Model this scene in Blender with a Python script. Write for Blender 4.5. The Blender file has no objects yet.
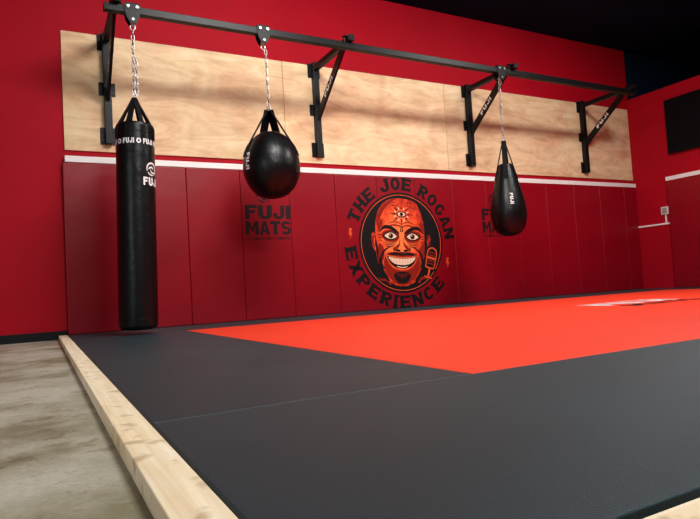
import bpy, bmesh, math, random
from mathutils import Vector, Matrix
random.seed(4)
S=bpy.context.scene
try:
    S.view_settings.view_transform='Standard'
    S.view_settings.look='None'
except Exception: pass
COL=S.collection

# ------------------------------------------------------------ materials
def new_mat(name):
    m=bpy.data.materials.new(name); m.use_nodes=True
    return m,m.node_tree.nodes,m.node_tree.links,m.node_tree.nodes['Principled BSDF']
def mat(name,col,rough=.5,metal=0,spec=.5,vary=0.0,vscale=6,bump=0.0,bscale=200,bdist=.01,coords='Object'):
    m,N,L,b=new_mat(name)
    b.inputs['Base Color'].default_value=(*col,1)
    b.inputs['Roughness'].default_value=rough
    b.inputs['Metallic'].default_value=metal
    b.inputs['Specular IOR Level'].default_value=spec
    tc=N.new('ShaderNodeTexCoord')
    if vary>0:
        n=N.new('ShaderNodeTexNoise'); n.inputs['Scale'].default_value=vscale; n.inputs['Detail'].default_value=5
        L.new(tc.outputs[coords],n.inputs['Vector'])
        r=N.new('ShaderNodeValToRGB')
        r.color_ramp.elements[0].position=.3; r.color_ramp.elements[1].position=.7
        r.color_ramp.elements[0].color=(*[c*(1-vary) for c in col],1)
        r.color_ramp.elements[1].color=(*[min(1,c*(1+vary)) for c in col],1)
        L.new(n.outputs['Fac'],r.inputs['Fac']); L.new(r.outputs['Color'],b.inputs['Base Color'])
    if bump>0:
        n2=N.new('ShaderNodeTexNoise'); n2.inputs['Scale'].default_value=bscale; n2.inputs['Detail'].default_value=3
        L.new(tc.outputs[coords],n2.inputs['Vector'])
        bp=N.new('ShaderNodeBump'); bp.inputs['Strength'].default_value=bump; bp.inputs['Distance'].default_value=bdist
        L.new(n2.outputs['Fac'],bp.inputs['Height']); L.new(bp.outputs['Normal'],b.inputs['Normal'])
    return m

M_wall=mat('red_wall_paint',(.38,.0012,.011),.65,spec=.15,vary=.06,vscale=1.5,bump=.08,bscale=90)
M_pad=mat('red_pad_vinyl',(.25,.0015,.009),.36,spec=.32,vary=.08,vscale=2,bump=.25,bscale=2.5,bdist=.03)
M_redmat=mat('orange_red_mat_vinyl',(.93,.050,.018),.45,spec=.35,vary=.04,vscale=1.2,bump=.15,bscale=350)
M_grey=mat('charcoal_mat_vinyl',(.012,.036,.045),.43,spec=.48,vary=.16,vscale=1.3,bump=.28,bscale=350)
M_black=mat('black_powder_coat',(.003,.003,.0035),.45,spec=.25)
M_bag=mat('black_bag_vinyl',(.002,.002,.0025),.36,spec=.30,bump=.30,bscale=9,bdist=.02)
M_strap=mat('black_webbing',(.003,.003,.004),.7,spec=.15,bump=.3,bscale=300)
M_white=mat('white_paint',(.86,.82,.80),.5)
M_print=mat('white_ink',(.78,.78,.78),.5)
M_dark=mat('dark_ink',(.014,.004,.006),.5,spec=.25)
M_steel=mat('galvanized_steel',(.42,.41,.40),.32,metal=.9)
M_ceil=mat('navy_black_ceiling_paint',(.002,.011,.030),.9,spec=.1,vary=.3,vscale=1)
M_base=mat('black_rubber',(.006,.006,.007),.6,spec=.2)
M_plain=mat('muted_wall_paint',(.30,.29,.28),.7)
M_orange=mat('orange_ink',(.72,.085,.020),.5,spec=.2)
M_crim=mat('crimson_ink',(.26,.012,.005),.5,spec=.2)
M_ink=mat('black_ink',(.006,.005,.006),.5,spec=.2)
M_teeth=mat('cream_ink',(.85,.60,.42),.5,spec=.2)
M_screen=mat('dark_screen',(.003,.003,.004),.5,spec=.1)

def face_ink():
    m,N,L,b=new_mat('stippled_orange_ink')
    tc=N.new('ShaderNodeTexCoord'); mp=N.new('ShaderNodeMapping'); mp.inputs['Scale'].default_value=(2.2,0,1.5); mp.inputs['Location'].default_value=(.12,0,-.04)
    L.new(tc.outputs['Object'],mp.inputs['Vector'])
    g=N.new('ShaderNodeVectorMath'); g.operation='LENGTH'; L.new(mp.outputs['Vector'],g.inputs[0])
    n=N.new('ShaderNodeTexNoise'); n.inputs['Scale'].default_value=16; n.inputs['Detail'].default_value=5; L.new(tc.outputs['Object'],n.inputs['Vector'])
    a=N.new('ShaderNodeMath'); a.operation='MULTIPLY_ADD'; a.inputs[1].default_value=1.05
    L.new(n.outputs['Fac'],a.inputs[0]); L.new(g.outputs['Value'],a.inputs[2])
    r=N.new('ShaderNodeValToRGB'); e=r.color_ramp.elements
    e[0].position=.40; e[0].color=(.95,.23,.06,1); e[1].position=1.0; e[1].color=(.10,.007,.005,1)
    k=e.new(.64); k.color=(.86,.085,.022,1); k=e.new(.82); k.color=(.45,.025,.010,1)
    sc=N.new('ShaderNodeMath'); sc.operation='MULTIPLY'; sc.inputs[1].default_value=.56
    L.new(a.outputs[0],sc.inputs[0]); L.new(sc.outputs[0],r.inputs['Fac']); L.new(r.outputs['Color'],b.inputs['Base Color'])
    b.inputs['Roughness'].default_value=.5; b.inputs['Specular IOR Level'].default_value=.2
    return m
M_face=face_ink()

def concrete():
    m,N,L,b=new_mat('worn_concrete')
    tc=N.new('ShaderNodeTexCoord')
    def nz(s,d,ro=.6,dist=0):
        n=N.new('ShaderNodeTexNoise'); n.inputs['Scale'].default_value=s; n.inputs['Detail'].default_value=d; n.inputs['Roughness'].default_value=ro; n.inputs['Distortion'].default_value=dist
        L.new(tc.outputs['Object'],n.inputs['Vector']); return n
    n=nz(3.2,5,.55); n2=nz(70,8,.7); n3=nz(12,7,.65,.3)
    r=N.new('ShaderNodeValToRGB'); e=r.color_ramp.elements
    e[0].position=.36; e[0].color=(.22,.205,.13,1); e[1].position=.62; e[1].color=(.47,.45,.37,1)
    k=e.new(.48); k.color=(.36,.345,.255,1)
    L.new(n.outputs['Fac'],r.inputs['Fac'])
    mx=N.new('ShaderNodeMix'); mx.data_type='RGBA'; mx.blend_type='OVERLAY'; mx.inputs[0].default_value=.4
    L.new(r.outputs['Color'],mx.inputs[6]); L.new(n2.outputs['Fac'],mx.inputs[7])
    r3=N.new('ShaderNodeValToRGB'); r3.color_ramp.elements[0].position=.36; r3.color_ramp.elements[0].color=(.50,.42,.29,1); r3.color_ramp.elements[1].position=.44; r3.color_ramp.elements[1].color=(1,1,1,1)
    L.new(n3.outputs['Fac'],r3.inputs['Fac'])
    m2=N.new('ShaderNodeMix'); m2.data_type='RGBA'; m2.blend_type='MULTIPLY'; m2.inputs[0].default_value=.6
    L.new(mx.outputs[2],m2.inputs[6]); L.new(r3.outputs['Color'],m2.inputs[7])
    L.new(m2.outputs[2],b.inputs['Base Color'])
    bp=N.new('ShaderNodeBump'); bp.inputs['Strength'].default_value=.2; bp.inputs['Distance'].default_value=.01
    L.new(n2.outputs['Fac'],bp.inputs['Height']); L.new(bp.outputs['Normal'],b.inputs['Normal'])
    b.inputs['Roughness'].default_value=.5
    return m
M_conc=concrete()

def wood(name,c0,c1,scale=(1.2,30,14),blot=1.1,bl=.5,dist=.8,rough=.6,stain=False):
    m,N,L,b=new_mat(name)
    tc=N.new('ShaderNodeTexCoord'); mp=N.new('ShaderNodeMapping'); mp.inputs['Scale'].default_value=scale
    oi=N.new('ShaderNodeObjectInfo'); ad=N.new('ShaderNodeVectorMath'); ad.operation='ADD'
    L.new(tc.outputs['Object'],ad.inputs[0]); L.new(oi.outputs['Location'],ad.inputs[1])
    L.new(ad.outputs[0],mp.inputs['Vector'])
    n=N.new('ShaderNodeTexNoise'); n.inputs['Scale'].default_value=1; n.inputs['Detail'].default_value=9; n.inputs['Roughness'].default_value=.65; n.inputs['Distortion'].default_value=dist
    L.new(mp.outputs['Vector'],n.inputs['Vector'])
    r=N.new('ShaderNodeValToRGB'); e=r.color_ramp.elements
    e[0].position=.33; e[0].color=(*c0,1); e[1].position=.66; e[1].color=(*c1,1)
    L.new(n.outputs['Fac'],r.inputs['Fac'])
    n2=N.new('ShaderNodeTexNoise'); n2.inputs['Scale'].default_value=blot; n2.inputs['Detail'].default_value=6; n2.inputs['Distortion'].default_value=1.0
    L.new(ad.outputs[0],n2.inputs['Vector'])
    mx=N.new('ShaderNodeMix'); mx.data_type='RGBA'; mx.blend_type='OVERLAY'; mx.inputs[0].default_value=bl
    L.new(r.outputs['Color'],mx.inputs[6]); L.new(n2.outputs['Fac'],mx.inputs[7])
    out=mx.outputs[2]
    if not stain:
        hs=N.new('ShaderNodeHueSaturation'); ma=N.new('ShaderNodeMapRange'); ma.inputs[3].default_value=.90; ma.inputs[4].default_value=1.08
        sp=N.new('ShaderNodeMath'); sp.operation='FRACT'; sx=N.new('ShaderNodeSeparateXYZ'); L.new(oi.outputs['Location'],sx.inputs[0]); L.new(sx.outputs[0],sp.inputs[0])
        L.new(sp.outputs[0],ma.inputs[0]); L.new(ma.outputs[0],hs.inputs['Value']); L.new(out,hs.inputs['Color']); out=hs.outputs[0]
    if stain:
        n3=N.new('ShaderNodeTexNoise'); n3.inputs['Scale'].default_value=15; n3.inputs['Detail'].default_value=8
        L.new(ad.outputs[0],n3.inputs['Vector'])
        r3=N.new('ShaderNodeValToRGB'); r3.color_ramp.elements[0].position=.33; r3.color_ramp.elements[0].color=(.48,.38,.26,1); r3.color_ramp.elements[1].position=.43; r3.color_ramp.elements[1].color=(1,1,1,1)
        L.new(n3.outputs['Fac'],r3.inputs['Fac'])
        m2=N.new('ShaderNodeMix'); m2.data_type='RGBA'; m2.blend_type='MULTIPLY'; m2.inputs[0].default_value=.6
        L.new(out,m2.inputs[6]); L.new(r3.outputs['Color'],m2.inputs[7]); out=m2.outputs[2]
    L.new(out,b.inputs['Base Color'])
    b.inputs['Roughness'].default_value=rough; b.inputs['Specular IOR Level'].default_value=.25
    return m
M_ply=wood('birch_plywood',(.63,.41,.22),(.87,.63,.39),scale=(1.6,1,6),blot=1.8,bl=.6,dist=1.4)
M_pine=wood('pine_lumber',(.78,.60,.38),(.97,.84,.62),scale=(30,1.2,14),blot=5,bl=.3,stain=True)
M_pine2=wood('pine_lumber_crosswise',(.78,.60,.38),(.97,.84,.62),scale=(1.2,30,14),blot=5,bl=.3,stain=True)

# ------------------------------------------------------------ helpers
def setprops(o,label=None,cat=None,group=None,kind=None):
    if label: o['label']=label
    if cat: o['category']=cat
    if group: o['group']=group
    if kind: o['kind']=kind
    return o
def mesh_obj(name,verts,faces,mats,loc=(0,0,0),parent=None,smooth=False,midx=None):
    me=bpy.data.meshes.new(name)
    me.from_pydata([tuple(v) for v in verts],[],faces); 
    for m in (mats if isinstance(mats,(list,tuple)) else [mats]): me.materials.append(m)
    if midx:
        for p,i in zip(me.polygons,midx): p.material_index=i
    if smooth:
        for p in me.polygons: p.use_smooth=True
    me.update()
    o=bpy.data.objects.new(name,me); COL.objects.link(o); o.location=loc
    if parent: o.parent=parent
    return o
def empty(name,loc,**k):
    o=bpy.data.objects.new(name,None); o.empty_display_size=.1; COL.objects.link(o); o.location=loc
    setprops(o,**k); return o
def box_geo(x0,x1,y0,y1,z0,z1):
    v=[(x0,y0,z0),(x1,y0,z0),(x1,y1,z0),(x0,y1,z0),(x0,y0,z1),(x1,y0,z1),(x1,y1,z1),(x0,y1,z1)]
    f=[(0,3,2,1),(4,5,6,7),(0,1,5,4),(1,2,6,5),(2,3,7,6),(3,0,4,7)]
    return v,f
def bevel(o,w,seg=2):
    bm=bmesh.new(); bm.from_mesh(o.data)
    bmesh.ops.bevel(bm,geom=bm.edges[:],offset=w,segments=seg,profile=.5,affect='EDGES')
    bm.to_mesh(o.data); bm.free()
    for p in o.data.polygons: p.use_smooth=False
def box(name,x0,x1,y0,y1,z0,z1,m,bev=0,parent=None,seg=2,skew=None):
    cx,cy=(x0+x1)/2,(y0+y1)/2
    v,f=box_geo(x0-cx,x1-cx,y0-cy,y1-cy,0,z1-z0)
    if skew: v=[(skew(a+cx,b+cy)-cx,b,c) for a,b,c in v]
    o=mesh_obj(name,v,f,m,(cx,cy,z0),parent)
    if bev: bevel(o,bev,seg)
    return o
class Geo:
    def __init__(s): s.v=[]; s.f=[]; s.m=[]
    def add(s,v,f,mi=0,M=None):
        n=len(s.v)
        s.v+= [tuple(M@Vector(p)) if M is not None else tuple(p) for p in v]
        s.f+= [tuple(i+n for i in q) for q in f]; s.m+=[mi]*len(f)
    def obj(s,name,mats,loc=(0,0,0),parent=None,smooth=False):
        return mesh_obj(name,s.v,s.f,mats,loc,parent,smooth,s.m)
def cyl_geo(p0,p1,r0,r1=None,n=20,caps=True):
    r1=r0 if r1 is None else r1
    p0=Vector(p0);p1=Vector(p1); d=(p1-p0).normalized()
    a=Vector((0,0,1)) if abs(d.z)<.9 else Vector((1,0,0))
    u=d.cross(a).normalized(); w=d.cross(u)
    v=[];f=[]
    for p,r in((p0,r0),(p1,r1)):
        for i in range(n):
            t=2*math.pi*i/n; v.append(p+u*math.cos(t)*r+w*math.sin(t)*r)
    for i in range(n):
        j=(i+1)%n; f.append((i,j,n+j,n+i))
    if caps: f.append(tuple(range(n-1,-1,-1))); f.append(tuple(range(n,2*n)))
    return v,f
def sweep_geo(pts,sx,sy,side,closed=False,n=4):
    v=[];f=[];pts=[Vector(p) for p in pts];K=len(pts); side=Vector(side)
    for i,p in enumerate(pts):
        if closed: d=(pts[(i+1)%K]-pts[i-1]).normalized()
        else: d=(pts[min(i+1,K-1)]-pts[max(i-1,0)]).normalized()
        u=(side-d*side.dot(d)).normalized(); w=d.cross(u)
        for k in range(n):
            if n==4: cx,cy=[(-1,-1),(1,-1),(1,1),(-1,1)][k]
            else: cx,cy=math.cos(2*math.pi*k/n),math.sin(2*math.pi*k/n)
            v.append(p+u*cx*sx+w*cy*sy)
    R=K if closed else K-1
    for i in range(R):
        j=(i+1)%K
        for k in range(n):
            l=(k+1)%n; f.append((i*n+k,i*n+l,j*n+l,j*n+k))
    if not closed: f.append(tuple(range(n-1,-1,-1))); f.append(tuple((K-1)*n+k for k in range(n)))
    return v,f
def lathe_geo(prof,n=64):
    v=[];f=[]
    for r,z in prof:
        for i in range(n):
            t=2*math.pi*i/n; v.append((r*math.cos(t),r*math.sin(t),z))
    for k in range(len(prof)-1):
        for i in range(n):
            j=(i+1)%n; f.append((k*n+i,k*n+j,(k+1)*n+j,(k+1)*n+i))
    f.append(tuple(range(n-1,-1,-1))); f.append(tuple((len(prof)-1)*n+i for i in range(n)))
    return v,f
def smooth_prof(ctrl,steps=10):
    out=[];P=[ctrl[0]]+ctrl+[ctrl[-1]]
    for i in range(1,len(P)-2):
        p0,p1,p2,p3=P[i-1:i+3]
        for s in range(steps):
            t=s/steps
            out.append(tuple(.5*((2*p1[k])+(-p0[k]+p2[k])*t+(2*p0[k]-5*p1[k]+4*p2[k]-p3[k])*t*t+(-p0[k]+3*p1[k]-3*p2[k]+p3[k])*t**3) for k in(0,1)))
    out.append(ctrl[-1]); return [(max(r,.001),z) for r,z in out]
def rad_at(prof,z):
    for (r0,z0),(r1,z1) in zip(prof,prof[1:]):
        if min(z0,z1)<=z<=max(z0,z1) and z1!=z0: return r0+(r1-r0)*(z-z0)/(z1-z0)
    return prof[-1][0]
def ccw(pts):
    A=sum(p[0]*q[1]-q[0]*p[1] for p,q in zip(pts,pts[1:]+pts[:1]))
    return pts if A>0 else pts[::-1]
def poly(pts):
    pts=ccw(list(pts)); return pts,[tuple(range(len(pts)))]
def arc_strip(cx,cy,rx,ry,a0,a1,w0,w1=None,n=24):
    w1=w0 if w1 is None else w1; V=[];F=[]
    for i in range(n+1):
        t=i/n; a=math.radians(a0+(a1-a0)*t); w=(w0+(w1-w0)*math.sin(math.pi*t))/2
        c,s=math.cos(a),math.sin(a)
        V.append((cx+(rx-w)*c,cy+(ry-w)*s)); V.append((cx+(rx+w)*c,cy+(ry+w)*s))
    for i in range(n): 
        q=(2*i,2*i+1,2*i+3,2*i+2); F.append(q if a1>a0 else q[::-1])
    return V,F
def arc2(cx,cy,ro,so,ri,si,a0,a1,n=16):
    V=[];F=[]
    for i in range(n+1):
        a=math.radians(a0+(a1-a0)*i/n); c,s=math.cos(a),math.sin(a)
        V+=[(cx+ri*c,cy+si*s),(cx+ro*c,cy+so*s)]
    for i in range(n):
        q=(2*i,2*i+1,2*i+3,2*i+2); F.append(q if a1>a0 else q[::-1])
    return V,F
def ell(cx,cy,rx,ry,rot=0,n=32):
    c,s=math.cos(rot),math.sin(rot); V=[]
    for i in range(n):
        t=2*math.pi*i/n; x,y=rx*math.cos(t),ry*math.sin(t); V.append((cx+x*c-y*s,cy+x*s+y*c))
    return V,[tuple(range(n))]
def rect(x0,y0,x1,y1): return poly([(x0,y0),(x1,y0),(x1,y1),(x0,y1)])
def glyph(c):
    s=.36; b=.22
    if c=='F': return [rect(0,0,s,1),rect(s,1-b,1,1),rect(s,.42,.86,.42+b)]
    if c=='E': return [rect(0,0,s,1),rect(s,1-b,1,1),rect(s,.40,.88,.40+b*.95),rect(s,0,1,b)]
    if c=='I': return [rect(.0,0,1,1)]
    if c=='T': return [rect(.5-s/2,0,.5+s/2,1-b),rect(0,1-b,1,1)]
    if c=='H': return [rect(0,0,s,1),rect(1-s,0,1,1),rect(s,.39,1-s,.39+b)]
    if c=='U': return [rect(0,.36,s,1),rect(1-s,.36,1,1),arc2(.5,.36,.5,.36,.5-s,.36-b,180,360)]
    if c=='J': return [rect(1-s,.36,1,1),arc2(.5,.36,.5,.36,.5-s,.36-b,180,360),rect(0,.36,s,.44)]
    if c=='O': return [arc2(.5,.5,.5,.5,.5-s*.88,.5-b,0,360,28)]
    if c=='C': return [arc2(.5,.5,.5,.5,.5-s*.88,.5-b,42,318,24)]
    if c=='G': return [arc2(.5,.5,.5,.5,.5-s*.88,.5-b,42,330,24),rect(.58,.34,1,.34+b*.8)]
    if c=='M': return [rect(0,0,.27,1),rect(.73,0,1,1),poly([(.27,1),(.5,.52),(.5,.16),(.27,.62)]),poly([(.73,1),(.73,.62),(.5,.16),(.5,.52)])]
    if c=='N': return [rect(0,0,.3,1),rect(.7,0,1,1),poly([(.3,1),(.7,.48),(.7,0),(.3,.52)])]
    if c=='A': return [poly([(0,0),(.34,1),(.5,1),(.5,.72),(.31,0)]),poly([(1,0),(.69,0),(.5,.72),(.5,1),(.66,1)]),poly([(.36,.19),(.64,.19),(.595,.36),(.405,.36)])]
    if c=='S': return [arc2(.5,.70,.5,.30,.18,.10,20,90,8),arc2(.5,.70,.5,.30,.18,.10,90,270,14),arc2(.5,.30,.5,.30,.18,.10,90,-90,14),arc2(.5,.30,.5,.30,.18,.10,-90,-160,8)]
    if c in 'PR':
        g=[rect(0,0,s,1),rect(s,1-b,.55,1),rect(s,.40,.55,.40+b*.9),arc2(.55,.70,.45,.30,.45-s*.85,.30-b,-90,90,14)]
        if c=='R': g.append(poly([(.36,.40),(.66,.40),(1.02,0),(.64,0)]))
        return g
    if c=='X': return [poly([(0,1),(.36,1),(1,0),(.64,0)]),poly([(1,1),(.64,1),(.46,.72),(.64,.44)]),poly([(0,0),(.36,0),(.54,.28),(.36,.56)])]
    return []
def serifs(c):
    """small pointed flares at stroke ends"""
    t=.12; h=.20; s=.36
    TL=poly([(-t,1),(0,1),(0,1-h)]); BL=poly([(-t,0),(0,0),(0,h)])
    TR=poly([(1+t,1),(1,1),(1,1-h)]); BR=poly([(1+t,0),(1,0),(1,h)])
    bs=poly([(s+t,0),(s,0),(s,h)])
    up=poly([(1,.22),(1,.38),(1-t,.22)]); dn=poly([(1,.78),(1,.62),(1-t,.78)])
    ti=[poly([(0,.78),(0,.60),(t,.78)]),poly([(1,.78),(1,.60),(1-t,.78)]),poly([(.32-t,0),(.32,0),(.32,h)]),poly([(.68+t,0),(.68,0),(.68,h)])]
    return {'E':[TL,BL,up,dn],'T':ti,'H':[TL,BL,TR,BR],'J':[TR,poly([(1-s-t,1),(1-s,1),(1-s,1-h)])],'R':[TL,BL],'P':[TL,BL,bs],
            'N':[TL,BL,TR],'I':[poly([(-.35,1),(0,1),(0,1-h)]),poly([(-.35,0),(0,0),(0,h)]),poly([(1.35,1),(1,1),(1,1-h)]),poly([(1.35,0),(1,0),(1,h)])],
            'A':[poly([(-t,0),(0,0),(.06,.16)]),poly([(1+t,0),(1,0),(.94,.16)])],'X':[poly([(-t,1),(0,1),(.08,.86)]),poly([(1+t,1),(1,1),(.92,.86)]),poly([(-t,0),(0,0),(.08,.14)]),poly([(1+t,0),(1,0),(.92,.14)])]}.get(c,[])
def wid(c): return {'I':.36,'J':.85,'E':.85,'F':.85,'M':1.25,' ':.55,'X':1.05}.get(c,1.)
def cut_geo(V,F,cut):
    bm=bmesh.new(); vs=[bm.verts.new((x,y,0)) for x,y in V]
    for q in F:
        try: bm.faces.new([vs[i] for i in q])
        except ValueError: pass
    bmesh.ops.triangulate(bm,faces=bm.faces[:])
    for ax in(0,1):
        lo=min(p[ax] for p in V);hi=max(p[ax] for p in V); t=lo+cut
        while t<hi:
            co=[0,0,0];no=[0,0,0];co[ax]=t;no[ax]=1
            bmesh.ops.bisect_plane(bm,geom=bm.verts[:]+bm.edges[:]+bm.faces[:],plane_co=co,plane_no=no); t+=cut
    bm.verts.index_update()
    r=([(v.co.x,v.co.y) for v in bm.verts],[tuple(v.index for v in fc.verts) for fc in bm.faces]); bm.free(); return r
def text_geo(s,h,w,gap=.14,cut=None,serif=False):
    tot=sum(wid(c) for c in s)+gap*(len(s)-1); x=0; V=[];F=[]
    for c in s:
        for gv,gf in glyph(c)+(serifs(c) if serif else []):
            n=len(V); V+=[((x+a*wid(c))/tot*w-w/2,(b-.5)*h) for a,b in gv]; F+=[tuple(i+n for i in q) for q in gf]
        x+=wid(c)+gap
    if cut: return cut_geo(V,F,cut)
    return V,F
def font_geo(s,h,w,bold=0):
    cu=bpy.data.curves.new('lettering','FONT'); cu.body=s; cu.resolution_u=2; cu.offset=bold
    o=bpy.data.objects.new('lettering_tmp',cu); COL.objects.link(o)
    bpy.context.view_layer.update(); dg=bpy.context.evaluated_depsgraph_get()
    me=bpy.data.meshes.new_from_object(o.evaluated_get(dg)); bpy.data.objects.remove(o)
    xs=[v.co.x for v in me.vertices]; ys=[v.co.y for v in me.vertices]
    x0,x1,y0,y1=min(xs),max(xs),min(ys),max(ys)
    V=[((v.co.x-(x0+x1)/2)*w/(x1-x0),(v.co.y-(y0+y1)/2)*h/(y1-y0)) for v in me.vertices]
    F=[tuple(p.vertices) for p in me.polygons]; bpy.data.meshes.remove(me); return V,F
def crest_parts(r):
    return [arc_strip(0,0,r,r,-60,200,r*.16,r*.3),arc_strip(0,0,r,r,215,290,r*.12,r*.25),
            arc_strip(-.1*r,-.2*r,.55*r,.5*r,20,170,r*.12,r*.28),arc_strip(.2*r,-.1*r,.45*r,.5*r,180,330,r*.1,r*.26)]
def xf(V,dx=0,dy=0,rot=0,s=1):
    c,sn=math.cos(rot),math.sin(rot)
    return [(dx+s*(x*c-y*sn),dy+s*(x*sn+y*c)) for x,y in V]
def cat(pts,steps=6):
    out=[];n=len(pts)
    for i in range(n):
        p0,p1,p2,p3=pts[i-1],pts[i],pts[(i+1)%n],pts[(i+2)%n]
        for s in range(steps):
            t=s/steps; out.append(tuple(.5*((2*p1[k])+(-p0[k]+p2[k])*t+(2*p0[k]-5*p1[k]+4*p2[k]-p3[k])*t*t+(-p0[k]+3*p1[k]-3*p2[k]+p3[k])*t**3) for k in(0,1)))
    return poly(out)

# ------------------------------------------------------------ camera
f=585.; cx0,cy0=350.,259.5
vx=(1437.,224.); vy=(37.,308.)
Xc=Vector(((vx[0]-cx0)/f,(cy0-vx[1])/f,-1)).normalized()
Yc=Vector(((vy[0]-cx0)/f,(cy0-vy[1])/f,-1)); Yc=(Yc-Xc*Yc.dot(Xc)).normalized()
Zc=Xc.cross(Yc)
R=Matrix((Xc,Yc,Zc))
cam=bpy.data.cameras.new('camera'); co=bpy.data.objects.new('camera',cam); COL.objects.link(co)
cam.sensor_fit='HORIZONTAL'; cam.sensor_width=36; cam.lens=36*f/700; cam.clip_start=.02; cam.clip_end=100
co.matrix_world=Matrix.Translation((0,-6.5,.287))@R.to_4x4()
S.camera=co

# ------------------------------------------------------------ room
FZ=-.04
def struct(o): o['kind']='structure'; return o
struct(box('floor',-4,14,-11,.2,FZ-.1,FZ,M_conc))
struct(box('wall_back',-4,9.19,0,.2,FZ,4.16,M_wall))
struct(box('wall_left',-4.2,-4,-11,.2,FZ,4.16,M_plain))
struct(box('wall_front',-4,14,-11.2,-11,FZ,4.16,M_plain))
struct(box('wall_right',9.13,9.28,-11,0,FZ,3.27,M_wall))
struct(box('wall_far_right',14,14.2,-11,.2,FZ,4.16,M_ceil))
struct(box('wall_back_far',9.19,14,0.02,.2,FZ,4.16,M_ceil))
struct(box('ceiling',-4,14.2,-11.2,.2,4.16,4.3,M_ceil))
struct(box('baseboard_back',-4,.262,-.012,0,FZ,.045,M_base,.002))
struct(box('trim_1',.29,9.13,-.062,0,1.735,1.80,M_white,.003))
struct(box('trim_2',9.07,9.13,-6.5,-.64,1.735,1.80,M_white,.003))

# ------------------------------------------------------------ plywood
edges=[.291,2.712,5.152,7.592,9.128]
for a,b in zip(edges,edges[1:]):
    o=box('plywood_panel',a+.003,b-.003,-.021,-.001,1.867,3.106,M_ply,.0015,seg=1)
    setprops(o,'pale birch plywood sheet screwed to the red wall','plywood panel','plywood sheets along the wall')

# ------------------------------------------------------------ wall pads
x=.267
while x<9.1:
    x1=min(x+.61,9.125)
    o=box('wall_pad',x+.001,x1-.001,-.055,-.001,0.002,1.733,M_pad,.009,seg=3)
    setprops(o,'tall red vinyl wall pad against the red wall','wall pad','red wall pads on the long wall'); x+=.61
for k in range(5):
    y1=-.64-k*.61
    o=box('wall_pad',9.075,9.129,y1-.609,y1-.001,0.002,1.733,M_pad,.009,seg=3)
    setprops(o,'tall red vinyl wall pad on the short side wall','wall pad','red wall pads on the short wall')

# ------------------------------------------------------------ floor mats
K=.0065
def lean(x,y): return x+K*(y+5.74) if x<.5 else x
def fmat(x0,x1,y0,y1,m,label):
    o=box('floor_mat',x0+.0015,x1-.0015,y0+.0015,y1-.0015,FZ,0,m,.004,seg=3,skew=lean)
    setprops(o,label,'floor mat','training floor mats')
fmat(.227,1.2,-5.04,-1.04,M_grey,'charcoal vinyl floor mat strip beside the wooden border')
fmat(.227,9.12,-6.02,-5.04,M_grey,'charcoal vinyl floor mat strip along the open edge')
fmat(.227,9.12,-1.04,-.003,M_grey,'charcoal vinyl floor mat strip along the padded wall')
fmat(8.2,9.12,-5.04,-1.04,M_grey,'charcoal vinyl floor mat strip along the short wall')
fmat(1.2,8.2,-5.04,-1.04,M_redmat,'large orange-red vinyl training mat in the middle')
o=box('border_board',.144,.2215,-6.13,-.02,FZ,.002,M_pine,.003,skew=lean); setprops(o,'pale pine board laid flat along the mat edge','wooden board','pine boards framing the mats')
o=box('border_board',.229,9.12,-6.13,-6.04,FZ,.002,M_pine2,.003); setprops(o,'pale pine board closing the open edge of the mats','wooden board','pine boards framing the mats')

G=Geo()
def put_floor(g,V,F,mi,z,cx,cy): g.add([(cx+x,cy+y,z) for x,y in V],F,mi)
V,F=text_geo('FUJI',.30,1.0,.22); put_floor(G,V,F,0,.0018,0,.02)
V,F=text_geo('MATS',.22,1.0,.22); put_floor(G,V,F,1,.0018,0,-.30)
V,F=rect(-.5,.22,.5,.26); put_floor(G,V,F,0,.0018,0,0)
o=G.obj('mat_logo_print',[M_print,M_ink],(5.02,-2.84,0)); setprops(o,'white and black logo printed on the orange-red mat','printed logo')

# ------------------------------------------------------------ brackets
AZ=3.045
def bracket(X,hw=.036):
    e=empty('wall_bracket',(X,-.022,1.95),label='black steel wall bracket with diagonal brace carrying the bag rail',cat='wall bracket',group='brackets carrying the bag rail')
    z=lambda w:w-1.95
    box('mounting_post',-hw,hw,-.080,-.008,z(1.94),z(3.12),M_black,.004,e)
    for k,(zc,hh) in enumerate(((3.03,.09),(2.53,.07),(2.03,.09))):
        box('mounting_plate',-.082,.082,-.008,-.0005,z(zc-hh),z(zc+hh),M_black,.002,e)
        for dx in(-.060,.060):
            for dz in(-.055,.055):
                v,f_=cyl_geo((dx,-.021,0),(dx,-.008,0),.013,n=6)
                mesh_obj('bolt',v,f_,M_black,(0,0,z(zc)+dz),e)
    box('support_arm',-.032,.032,-1.01,-.076,z(AZ-.032),z(AZ+.032),M_black,.004,e)
    box('arm_end_cap',-.035,.035,-1.020,-1.006,z(AZ-.036),z(AZ+.036),M_black,.003,e)
    p0=Vector((0,-.07,z(2.42))); p1=Vector((0,-.84,z(AZ-.01)))
    v,f_=sweep_geo([p0,p1],.014,.046,(1,0,0)); mesh_obj('diagonal_brace',v,f_,M_black,(0,0,0),e)
    d=(p1-p0).normalized(); up=Vector((0,d.z,-d.y))
    if up.z<0: up=-up
    V,F=text_geo('FUJI',.052,.27,.2); mid=(p0+p1)/2-d*.05
    mesh_obj('brace_lettering',[tuple(mid+d*x+up*y+Vector((-.0155,0,0))) for x,y in V],F,M_print,(0,0,0),e)
    g=Geo()
    for sx in(-.045,.045): g.add(*cyl_geo((sx,-.93,z(2.925)),(sx,-.93,z(3.095)),.007,n=8))
    g.add(*box_geo(-.06,.06,-.96,-.90,z(3.077),z(3.087)))
    g.obj('rail_clamp',[M_black],(0,0,0),e)
for X in(.715,3.13,5.55,7.93): bracket(X)

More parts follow.
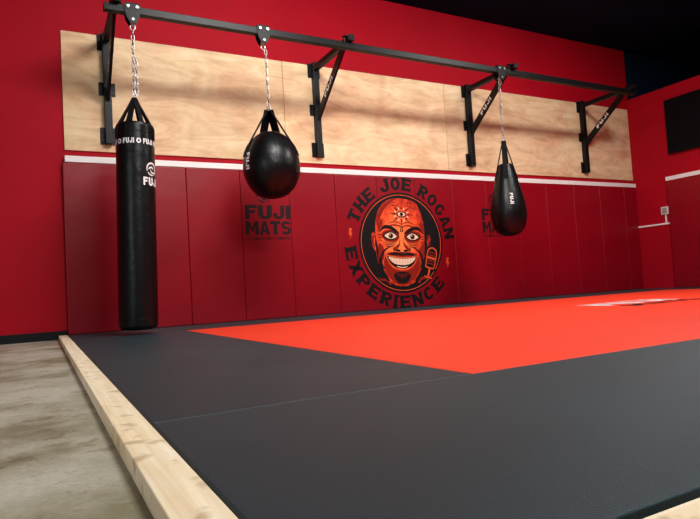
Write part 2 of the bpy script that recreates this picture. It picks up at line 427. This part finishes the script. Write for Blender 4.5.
RY=-.95
o=empty('bag_rail',(4.3,RY,2.941),label='long black steel rail for hanging punching bags',cat='rail')
box('beam',-3.68,3.70,-.035,.035,0,.071,M_black,.005,o)
box('end_cap',-3.69,-3.678,-.038,.038,-.003,.071,M_black,.003,o)
box('end_cap',3.698,3.71,-.038,.038,-.003,.071,M_black,.003,o)

def trolley(X):
    e=empty('rail_trolley',(X,RY,2.83),label='black steel bag trolley clamped over the rail',cat='trolley',group='trolleys on the bag rail')
    for s in(-1,1):
        g=Geo(); pts=[(-.065,.20),(.065,.20),(.075,.16),(.055,.07),(.025,.02),(-.025,.02),(-.055,.07),(-.075,.16)]
        y0,y1=(s*.039,s*.047)
        n=len(pts); v=[(a,y0,b) for a,b in pts]+[(a,y1,b) for a,b in pts]
        fs=[tuple(range(n)),tuple(range(2*n-1,n-1,-1))]+[(k,(k+1)%n,n+(k+1)%n,n+k) for k in range(n)]
        g.add(v,fs); g.obj('side_plate',[M_black],(0,0,0),e)
        for dx in(-.04,.04):
            v,f_=cyl_geo((dx,s*.047,.165),(dx,s*.062,.165),.014,n=16); mesh_obj('axle_nut',v,f_,M_steel,(0,0,0),e)
    box('top_plate',-.065,.065,-.047,.047,.195,.205,M_black,.002,e)
    v,f_=cyl_geo((0,-.055,.05),(0,.055,.05),.011,n=14); mesh_obj('cross_pin',v,f_,M_steel,(0,0,0),e)
    g=Geo(); g.add(*cyl_geo((0,0,.01),(0,0,.075),.02,n=16)); 
    ring=[(.022*math.cos(t),0,-.008+.026*math.sin(t)) for t in [2*math.pi*k/20 for k in range(20)]]
    g.add(*sweep_geo(ring,.006,.006,(0,1,0),True,8)); g.obj('swivel',[M_steel],(0,0,0),e,True)

def chain_obj(e,z0,z1,off=(0,0),m=M_steel,wire=.0042):
    g=Geo(); n=int(round((z1-z0)/.044)); step=(z1-z0)/n
    for k in range(n):
        zc=z0+step*(k+.5); pts=[]
        for j in range(16):
            t=2*math.pi*j/16; a=.014*math.cos(t); b=.010*math.sin(t)+(.016 if math.sin(t)>0 else -.016)
            p=(a,0,b) if k%2==0 else (0,a,b)
            pts.append((p[0]+off[0],p[1]+off[1],zc+p[2]))
        g.add(*sweep_geo(pts,wire,wire,(0,1,0) if k%2==0 else (1,0,0),True,6))
    return g.obj('chain',[m],(0,0,0),e,True)
def wrap(V,prof,th0,z0,vertical=False,eps=.003):
    out=[]; rr=rad_at(prof,z0)
    for x,y in V:
        if vertical: z=z0-x; th=th0+y/rr
        else: z=z0+y; th=th0+x/rr
        r=rad_at(prof,z)+eps; out.append((r*math.cos(th),r*math.sin(th),z))
    return out
def strap(e,ths,prof,zat,ztop,w=.02,down=.10,apex=.012):
    for th in ths:
        c,s=math.cos(th),math.sin(th); pts=[]
        for k in range(7):
            z=zat-down+down*k/6; r=rad_at(prof,z)+.004; pts.append((r*c,r*s,z))
        r=rad_at(prof,zat)+.004
        for k in range(1,8):
            t=k/7; pts.append(((r+(apex-r)*t)*c,(r+(apex-r)*t)*s,zat+(ztop-zat)*t))
        v,f_=sweep_geo(pts,w,.004,(-s,c,0)); mesh_obj('hanging_strap',v,f_,M_strap,(0,0,0),e)
def hook(e,z):
    g=Geo(); ring=[(.022*math.cos(t),0,z+.026*math.sin(t)) for t in [2*math.pi*k/24 for k in range(24)]]
    g.add(*sweep_geo(ring,.005,.005,(0,1,0),True,8)); g.obj('steel_ring',[M_steel],(0,0,0),e,True)

# bag 1
B=.035
trolley(.855)
e=empty('heavy_bag',(.800,RY,B),label='long black cylindrical heavy bag with white lettered band on chain',cat='punching bag')
r=.168
prof=smooth_prof([(.02,0),(.10,.002),(.143,.012),(.162,.035),(.168,.08),(.169,.5),(.168,1.0),(.168,1.5),(.167,1.75),(.166,1.835),(.160,1.857),(.145,1.865),(.05,1.867)],8)
v,f_=lathe_geo(prof,80); mesh_obj('bag_body',v,f_,M_bag,(0,0,0),e,True)
for zz in(1.59,1.77,.10):
    pts=[((r+.001)*math.cos(t),(r+.001)*math.sin(t),zz) for t in [2*math.pi*k/80 for k in range(80)]]
    v,f_=sweep_geo(pts,.0025,.0025,(0,0,1),True,6); mesh_obj('stitched_seam',v,f_,M_bag,(0,0,0),e,True)
g=Geo()
for k in range(6):
    th=math.radians(-118)+2*math.pi*k/6
    V,F=text_geo('FUJI',.048,.098,.16,.02); g.add(wrap(V,prof,th,1.685),F)
    V,F=arc_strip(0,0,.015,.017,0,360,.012,n=20); g.add(wrap(V,prof,th+math.pi/6,1.685),F)
g.obj('band_lettering',[M_print],(0,0,0),e)
g=Geo(); th=math.radians(-46)
for V,F in crest_parts(.055): g.add(wrap(V,prof,th,1.44),F)
V,F=text_geo('FUJI',.075,.18,.14,.02); g.add(wrap(V,prof,th,1.325),F)
g.obj('printed_logo',[M_print],(0,0,0),e)
strap(e,[math.radians(a) for a in(-165,-120,-75,-30,15,60,105,150)],prof,1.82,2.12,.020,.10)
hook(e,2.14); chain_obj(e,2.155,2.755,(-.004,0),wire=.005); chain_obj(e,2.155,2.50,(.024,.012),wire=.005)
e.rotation_euler=(0,.021,0)

# bag 2
X=2.15; trolley(2.125)
e=empty('round_heavy_bag',(X,RY,1.25),label='round black ball-shaped punching bag hanging on a chain',cat='punching bag')
prof=smooth_prof([(.005,0),(.07,.008),(.15,.04),(.230,.12),(.275,.22),(.290,.31),(.281,.41),(.247,.51),(.190,.60),(.13,.655),(.09,.674),(.02,.677)],8)
v,f_=lathe_geo(prof,80); mesh_obj('bag_body',v,f_,M_bag,(0,0,0),e,True)
for a in range(0,360,60):
    th=math.radians(a+20); pts=[((rad_at(prof,z)+.0005)*math.cos(th),(rad_at(prof,z)+.0005)*math.sin(th),z) for z in [.02+.61*k/30 for k in range(31)]]
    v,f_=sweep_geo(pts,.0025,.0025,(-math.sin(th),math.cos(th),0),False,6); mesh_obj('stitched_seam',v,f_,M_bag,(0,0,0),e,True)
strap(e,[math.radians(a) for a in(-111-72,-111+72,-111+150,-111-150)],prof,.585,.92,.042,.16,.016)
V,F=text_geo('FUJI',.055,.17,.16,.02); mesh_obj('printed_lettering',wrap(V,prof,math.radians(-111-54),.36,True),F,M_print,(0,0,0),e)
hook(e,.94); chain_obj(e,.955,1.545)

# bag 3
X=5.32; trolley(5.335)
e=empty('teardrop_heavy_bag',(X,RY,.84),label='black teardrop-shaped punching bag hanging on a chain',cat='punching bag')
prof=smooth_prof([(.005,0),(.07,.006),(.14,.04),(.195,.12),(.222,.24),(.221,.36),(.195,.50),(.16,.64),(.125,.77),(.098,.87),(.085,.91),(.05,.925),(.02,.93)],8)
v,f_=lathe_geo(prof,80); mesh_obj('bag_body',v,f_,M_bag,(0,0,0),e,True)
for a in range(0,360,60):
    th=math.radians(a+10); pts=[((rad_at(prof,z)+.0005)*math.cos(th),(rad_at(prof,z)+.0005)*math.sin(th),z) for z in [.02+.86*k/30 for k in range(31)]]
    v,f_=sweep_geo(pts,.0025,.0025,(-math.sin(th),math.cos(th),0),False,6); mesh_obj('stitched_seam',v,f_,M_bag,(0,0,0),e,True)
strap(e,[math.radians(a) for a in(-134-80,-134+80,-134+170,-134)],prof,.88,1.22,.030,.16,.014)
V,F=text_geo('FUJI',.042,.14,.16,.02); mesh_obj('printed_lettering',wrap(V,prof,math.radians(-134+14),.45,True),F,M_print,(0,0,0),e)
hook(e,1.24); chain_obj(e,1.255,1.955)

# ------------------------------------------------------------ pad logos
PY=-.0555
def onwall(V,dy): return [(x,-dy,z) for x,z in V]
def padlogo(cx,cz):
    e=empty('pad_logo_print',(cx,PY,cz),label='dark brand lettering and crest printed on the red wall pads',cat='printed logo',group='logos printed on the wall pads')
    g=Geo()
    for V,F in crest_parts(.080): g.add(onwall(xf(V,-.05,.275),.0015),F)
    g.obj('crest',[M_dark],(0,0,0),e)
    g=Geo(); V,F=text_geo('FUJI',.165,.56,.09); g.add(onwall(xf(V,0,.075),.0015),F)
    V,F=text_geo('MATS',.16,.56,.08); g.add(onwall(xf(V,0,-.11),.0015),F)
    g.obj('lettering',[M_dark],(0,0,0),e)
    g=Geo(); V,F=font_geo('A COMPLETE MAT COMPANY',.035,.54,.012); g.add(onwall(xf(V,0,-.235),.0015),F)
    g.obj('small_lettering',[M_dark],(0,0,0),e)
padlogo(2.42,1.17); padlogo(5.94,1.17)

# ------------------------------------------------------------ emblem
E=empty('round_wall_emblem',(4.27,PY,.86),label='round emblem with grinning bald face and curved lettering on the pads',cat='emblem')
V,F=ell(0,0,.655,.665,n=72); mesh_obj('emblem_disc',onwall(V,.0012),F,M_ink,(0,0,0),E)
V,F=arc_strip(0,0,.622,.632,0,360,.009,n=72); mesh_obj('emblem_ring',onwall(V,.0022),F,M_orange,(0,0,0),E)
def letter_arc(g,s,a0,a1,rad,h,inward):
    ws=[{'I':.46,' ':.5}.get(c,.86) for c in s]
    tot=sum(ws); acc=0
    for c,w in zip(s,ws):
        a=math.radians(a0+(a1-a0)*(acc+w/2)/tot); acc+=w
        if c==' ': continue
        arcw=abs(math.radians(a1-a0))*rad*w/tot*.82
        if c=='I': arcw*=.62
        V,F=text_geo(c,h,arcw,serif=True)
        rot=a+math.pi/2 if inward else a-math.pi/2
        g.add(onwall(xf(V,rad*math.cos(a),rad*math.sin(a),rot),.0015),F)
g=Geo(); letter_arc(g,'THE JOE ROGAN',160,2,.782,.17,False); g.obj('upper_curved_lettering',[M_ink],(0,0,0),E)
g=Geo(); letter_arc(g,'EXPERIENCE',182,320,.782,.17,True); g.obj('lower_curved_lettering',[M_ink],(0,0,0),E)
for a in(171,-22):
    b=[(-.02,.09),(.03,.09),(.008,.02),(.035,.02),(-.02,-.10),(-.002,-.015),(-.035,-.015)]
    V,F=poly(b); a=math.radians(a); mesh_obj('lightning_bolt',onwall(xf(V,.778*math.cos(a),.778*math.sin(a),0,.8),.0015),F,M_orange,(0,0,0),E)
g=Geo(); OR,CR,IK,TE=0,1,2,3
TILT=math.radians(-3)
def L(sh,mi,lay): g.add(onwall(xf([(x*1.04,y) for x,y in sh[0]],-.01,0,TILT),.0022+.0005*lay),sh[1],mi)
for s in(-1,1):
    L(cat([(s*.37,.02),(s*.415,.12),(s*.445,.06),(s*.42,-.08),(s*.36,-.13)]),OR,1)
    L(arc_strip(s*.405,.01,.020,.07,0,360,.010,n=16),IK,4)
L(cat([(0,.585),(.18,.56),(.31,.46),(.375,.30),(.39,.10),(.38,-.12),(.34,-.32),(.24,-.48),(.11,-.56),(0,-.575),(-.11,-.56),(-.24,-.48),(-.34,-.32),(-.38,-.12),(-.39,.10),(-.375,.30),(-.31,.46),(-.18,.56)]),OR,2)
L(cat([(.24,.53),(.33,.43),(.385,.28),(.392,.05),(.38,-.12),(.335,-.33),(.24,-.48),(.19,-.50),(.27,-.38),(.315,-.24),(.345,-.10),(.35,.06),(.345,.22),(.31,.38)]),IK,3)
L(cat([(-.39,.08),(-.378,-.12),(-.335,-.34),(-.24,-.49),(-.19,-.50),(-.27,-.36),(-.315,-.22),(-.355,-.06)]),IK,3)
L(cat([(-.37,.30),(-.31,.44),(-.20,.54),(-.08,.58),(-.18,.50),(-.27,.40),(-.325,.28),(-.35,.16)]),CR,3)
for s in(-1,1):
    L(cat([(s*.30,.30),(s*.34,.22),(s*.35,.12),(s*.32,.16),(s*.28,.23)]),CR,4)
    L(cat([(s*.34,-.02),(s*.29,-.05),(s*.26,-.12),(s*.27,-.22),(s*.31,-.26),(s*.345,-.14)]),CR,4)
for zz,ww,th in((.228,.24,.020),(.270,.22,.013),(.49,.18,.012),(.53,.12,.009)):
    L(arc_strip(-.10,zz-.10,ww*.6,.10,35,145,.004,th),CR,4); L(arc_strip(.10,zz-.10,ww*.6,.10,35,145,.004,th),CR,4)
L(poly([(-.022,.14),(-.010,.24),(-.002,.14)]),IK,5); L(poly([(.022,.14),(.012,.24),(.004,.14)]),IK,5)
for s in(-1,1):
    L(cat([(s*.038,.110),(s*.07,.160),(s*.17,.215),(s*.27,.212),(s*.33,.125),(s*.26,.168),(s*.18,.168),(s*.10,.128)]),IK,5)
    L(cat([(s*.035,.085),(s*.09,.14),(s*.175,.162),(s*.265,.140),(s*.300,.085),(s*.25,.020),(s*.165,.000),(s*.075,.015)]),CR,4)
    L(cat([(s*.060,.078),(s*.10,.122),(s*.175,.140),(s*.245,.118),(s*.280,.075),(s*.225,.036),(s*.165,.024),(s*.100,.038)]),IK,5)
    L(cat([(s*.078,.077),(s*.12,.112),(s*.172,.124),(s*.228,.104),(s*.252,.078),(s*.21,.050),(s*.165,.042),(s*.113,.052)]),TE,6)
    L(ell(s*.163,.082,.034,.034,n=20),IK,7); L(ell(s*.163-.011,.094,.009,.009,n=12),TE,8)
    for k in range(3): L(arc_strip(s*.175,.020-.022*k,.10-.008*k,.035,200,340,.003,.010),IK,5)
    for k in range(3): L(arc_strip(s*.318,.07-.035*k,.035,.02,(150 if s>0 else 30),(30 if s>0 else 150),.003,.009),IK,5)
    L(cat([(s*.030,.07),(s*.042,-.01),(s*.095,-.055),(s*.115,-.095),(s*.085,-.118),(s*.060,-.08),(s*.028,-.03)]),CR,4)
    L(cat([(s*.022,-.105),(s*.05,-.092),(s*.085,-.100),(s*.075,-.122),(s*.045,-.120)]),IK,5)
    L(arc_strip(s*.10,-.09,.024,.028,(-80 if s>0 else 260),(70 if s>0 else 110),.005,.016),IK,6)
    L(arc_strip(s*.095,-.23,.215,.18,(-45 if s>0 else 225),(78 if s>0 else 102),.006,.030),IK,5)
    L(arc_strip(s*.12,-.22,.235,.18,(-25 if s>0 else 205),(35 if s>0 else 145),.004,.012),CR,5)
L(arc_strip(0,-.098,.05,.035,195,345,.005,.014),IK,6)
# stubble, thin moustache, small goatee
L(cat([(-.23,-.155),(-.11,-.125),(0,-.135),(.11,-.125),(.23,-.155),(.27,-.28),(.22,-.43),(.09,-.54),(0,-.555),(-.09,-.54),(-.22,-.43),(-.27,-.28)]),CR,4)
L(cat([(-.21,-.165),(-.11,-.133),(0,-.147),(.11,-.133),(.21,-.165),(.19,-.178),(.10,-.165),(0,-.175),(-.10,-.165),(-.19,-.178)]),IK,6)
L(cat([(-.10,-.40),(0,-.385),(.10,-.40),(.125,-.45),(.07,-.525),(0,-.54),(-.07,-.525),(-.125,-.45)]),IK,6)
# wide grin
L(cat([(-.235,-.170),(-.12,-.186),(0,-.195),(.12,-.186),(.235,-.170),(.20,-.270),(.12,-.345),(0,-.370),(-.12,-.345),(-.20,-.270)]),OR,7)
L(cat([(-.218,-.182),(-.12,-.199),(0,-.207),(.12,-.199),(.218,-.182),(.185,-.265),(.11,-.325),(0,-.345),(-.11,-.325),(-.185,-.265)]),IK,8)
L(cat([(-.200,-.192),(-.12,-.206),(0,-.214),(.12,-.206),(.200,-.192),(.170,-.245),(.10,-.285),(0,-.298),(-.10,-.285),(-.170,-.245)]),TE,9)
for k in range(-4,5): L(poly([(k*.041-.0014,-.295+abs(k)*.012),(k*.041+.0014,-.295+abs(k)*.012),(k*.041+.0014,-.202),(k*.041-.0014,-.202)]),CR,10)
L(cat([(-.08,-.312),(0,-.324),(.08,-.312),(.06,-.326),(0,-.335),(-.06,-.326)]),TE,9)
for k in range(-4,5):
    L(poly([(k*.022-.004,-.415+abs(k)*.003),(k*.022+.005,-.415+abs(k)*.003),(k*.016+.001,-.50+abs(k)*.012)]),CR,8)
# ornate forehead eye
L(ell(0,.375,.074,.042,n=24),IK,5); L(ell(0,.375,.058,.028,n=24),TE,6); L(ell(0,.375,.025,.026,n=16),IK,7)
for k in range(16):
    a=2*math.pi*k/16; r0=.088; r1=.19 if k%2==0 else .13
    c,s=math.cos(a),math.sin(a)
    L(poly([(r0*c-.011*s,.375+r0*.75*s+.011*c),(r0*c+.011*s,.375+r0*.75*s-.011*c),(r1*c,.375+r1*.85*s)]),TE if k%2 else IK,6)
g.obj('printed_face',[M_face,M_crim,M_ink,M_teeth],(0,0,0),E)
g=Geo()
def mic(sh,mi,lay):
    V=xf(sh[0],.445,-.22,math.radians(-16),1.0); g.add(onwall(V,.0022+.0005*lay),sh[1],mi)
rr=[(-.075,-.10),(-.06,-.14),(.06,-.14),(.075,-.10),(.082,.04),(.065,.12),(0,.15),(-.065,.12),(-.082,.04)]
mic(cat([(a*1.25,b*1.18) for a,b in rr]),2,10)
mic(cat(rr),0,11); mic(cat([(a*.84,b*.88) for a,b in rr]),2,12)
for k in(-2,-1,1,2): mic(rect(-.058,k*.038-.007,.058,k*.038+.007),1,13)
mic(rect(-.080,-.014,.080,.014),0,14)
mic(rect(-.014,-.26,.014,-.14),0,11)
mic(rect(-.06,-.275,.06,-.255),0,11)
g.obj('printed_microphone',[M_orange,M_crim,M_ink],(0,0,0),E)
for s in(-1,1):
    V,F=cat([(s*.21,-.53),(s*.27,-.47),(s*.36,-.46),(s*.40,-.44),(s*.36,-.485),(s*.28,-.50),(s*.23,-.55)]); mesh_obj('printed_collar',onwall(V,.003),F,M_crim,(0,0,0),E)

# ------------------------------------------------------------ right wall things
e=empty('television',(9.13,-1.5,2.16),label='flat black wall-mounted television on the red side wall',cat='television')
box('casing',-.06,-.001,-.78,.78,0,.88,M_base,.006,e)
box('screen',-.064,-.0605,-.772,.772,.012,.872,M_screen,.001,e)
o=box('cable_raceway',9.112,9.1295,-.66,-.02,1.035,1.062,M_white,.002); setprops(o,'thin white cable raceway running along the red wall','cable raceway')
e=empty('wall_outlet',(9.13,-.56,1.20),label='small white outlet box mounted above the cable raceway',cat='outlet')
box('outlet_box',-.035,-.0005,-.06,.06,0,.125,M_white,.004,e)
box('face_plate',-.039,-.0355,-.045,.045,.015,.11,M_plain,.001,e)
box('riser_conduit',-.018,-.0005,-.01,.01,-.137,-.001,M_white,.001,e)

# ------------------------------------------------------------ lights
def area(name,loc,target,sx,sy,p,col=(1,.98,.95),spread=180):
    l=bpy.data.lights.new(name,'AREA'); l.shape='RECTANGLE'; l.size=sx; l.size_y=sy; l.energy=p; l.color=col; l.spread=math.radians(spread)
    o=bpy.data.objects.new(name,l); COL.objects.link(o); o.location=loc
    o.rotation_euler=(Vector(target)-Vector(loc)).to_track_quat('-Z','Y').to_euler(); return o
area('ceiling_light',(2.2,-3.3,4.1),(2.5,-1.0,1.9),1.5,.9,190,spread=160)
area('ceiling_light',(6.0,-3.4,4.1),(6.0,-2.0,0),1.2,.6,165,spread=160)
area('ceiling_light',(1.6,-6.6,4.1),(1.2,-5.0,0),1.4,.8,200,spread=160)
area('left_soft_light',(-3.6,-6.0,2.2),(4,-1,1.2),2.4,2.0,70,(.90,.96,1))  # soft cool area light from the left side; no window is built
w=bpy.data.worlds.new('world'); S.world=w; w.use_nodes=True
w.node_tree.nodes['Background'].inputs[0].default_value=(.5,.5,.55,1); w.node_tree.nodes['Background'].inputs[1].default_value=.3
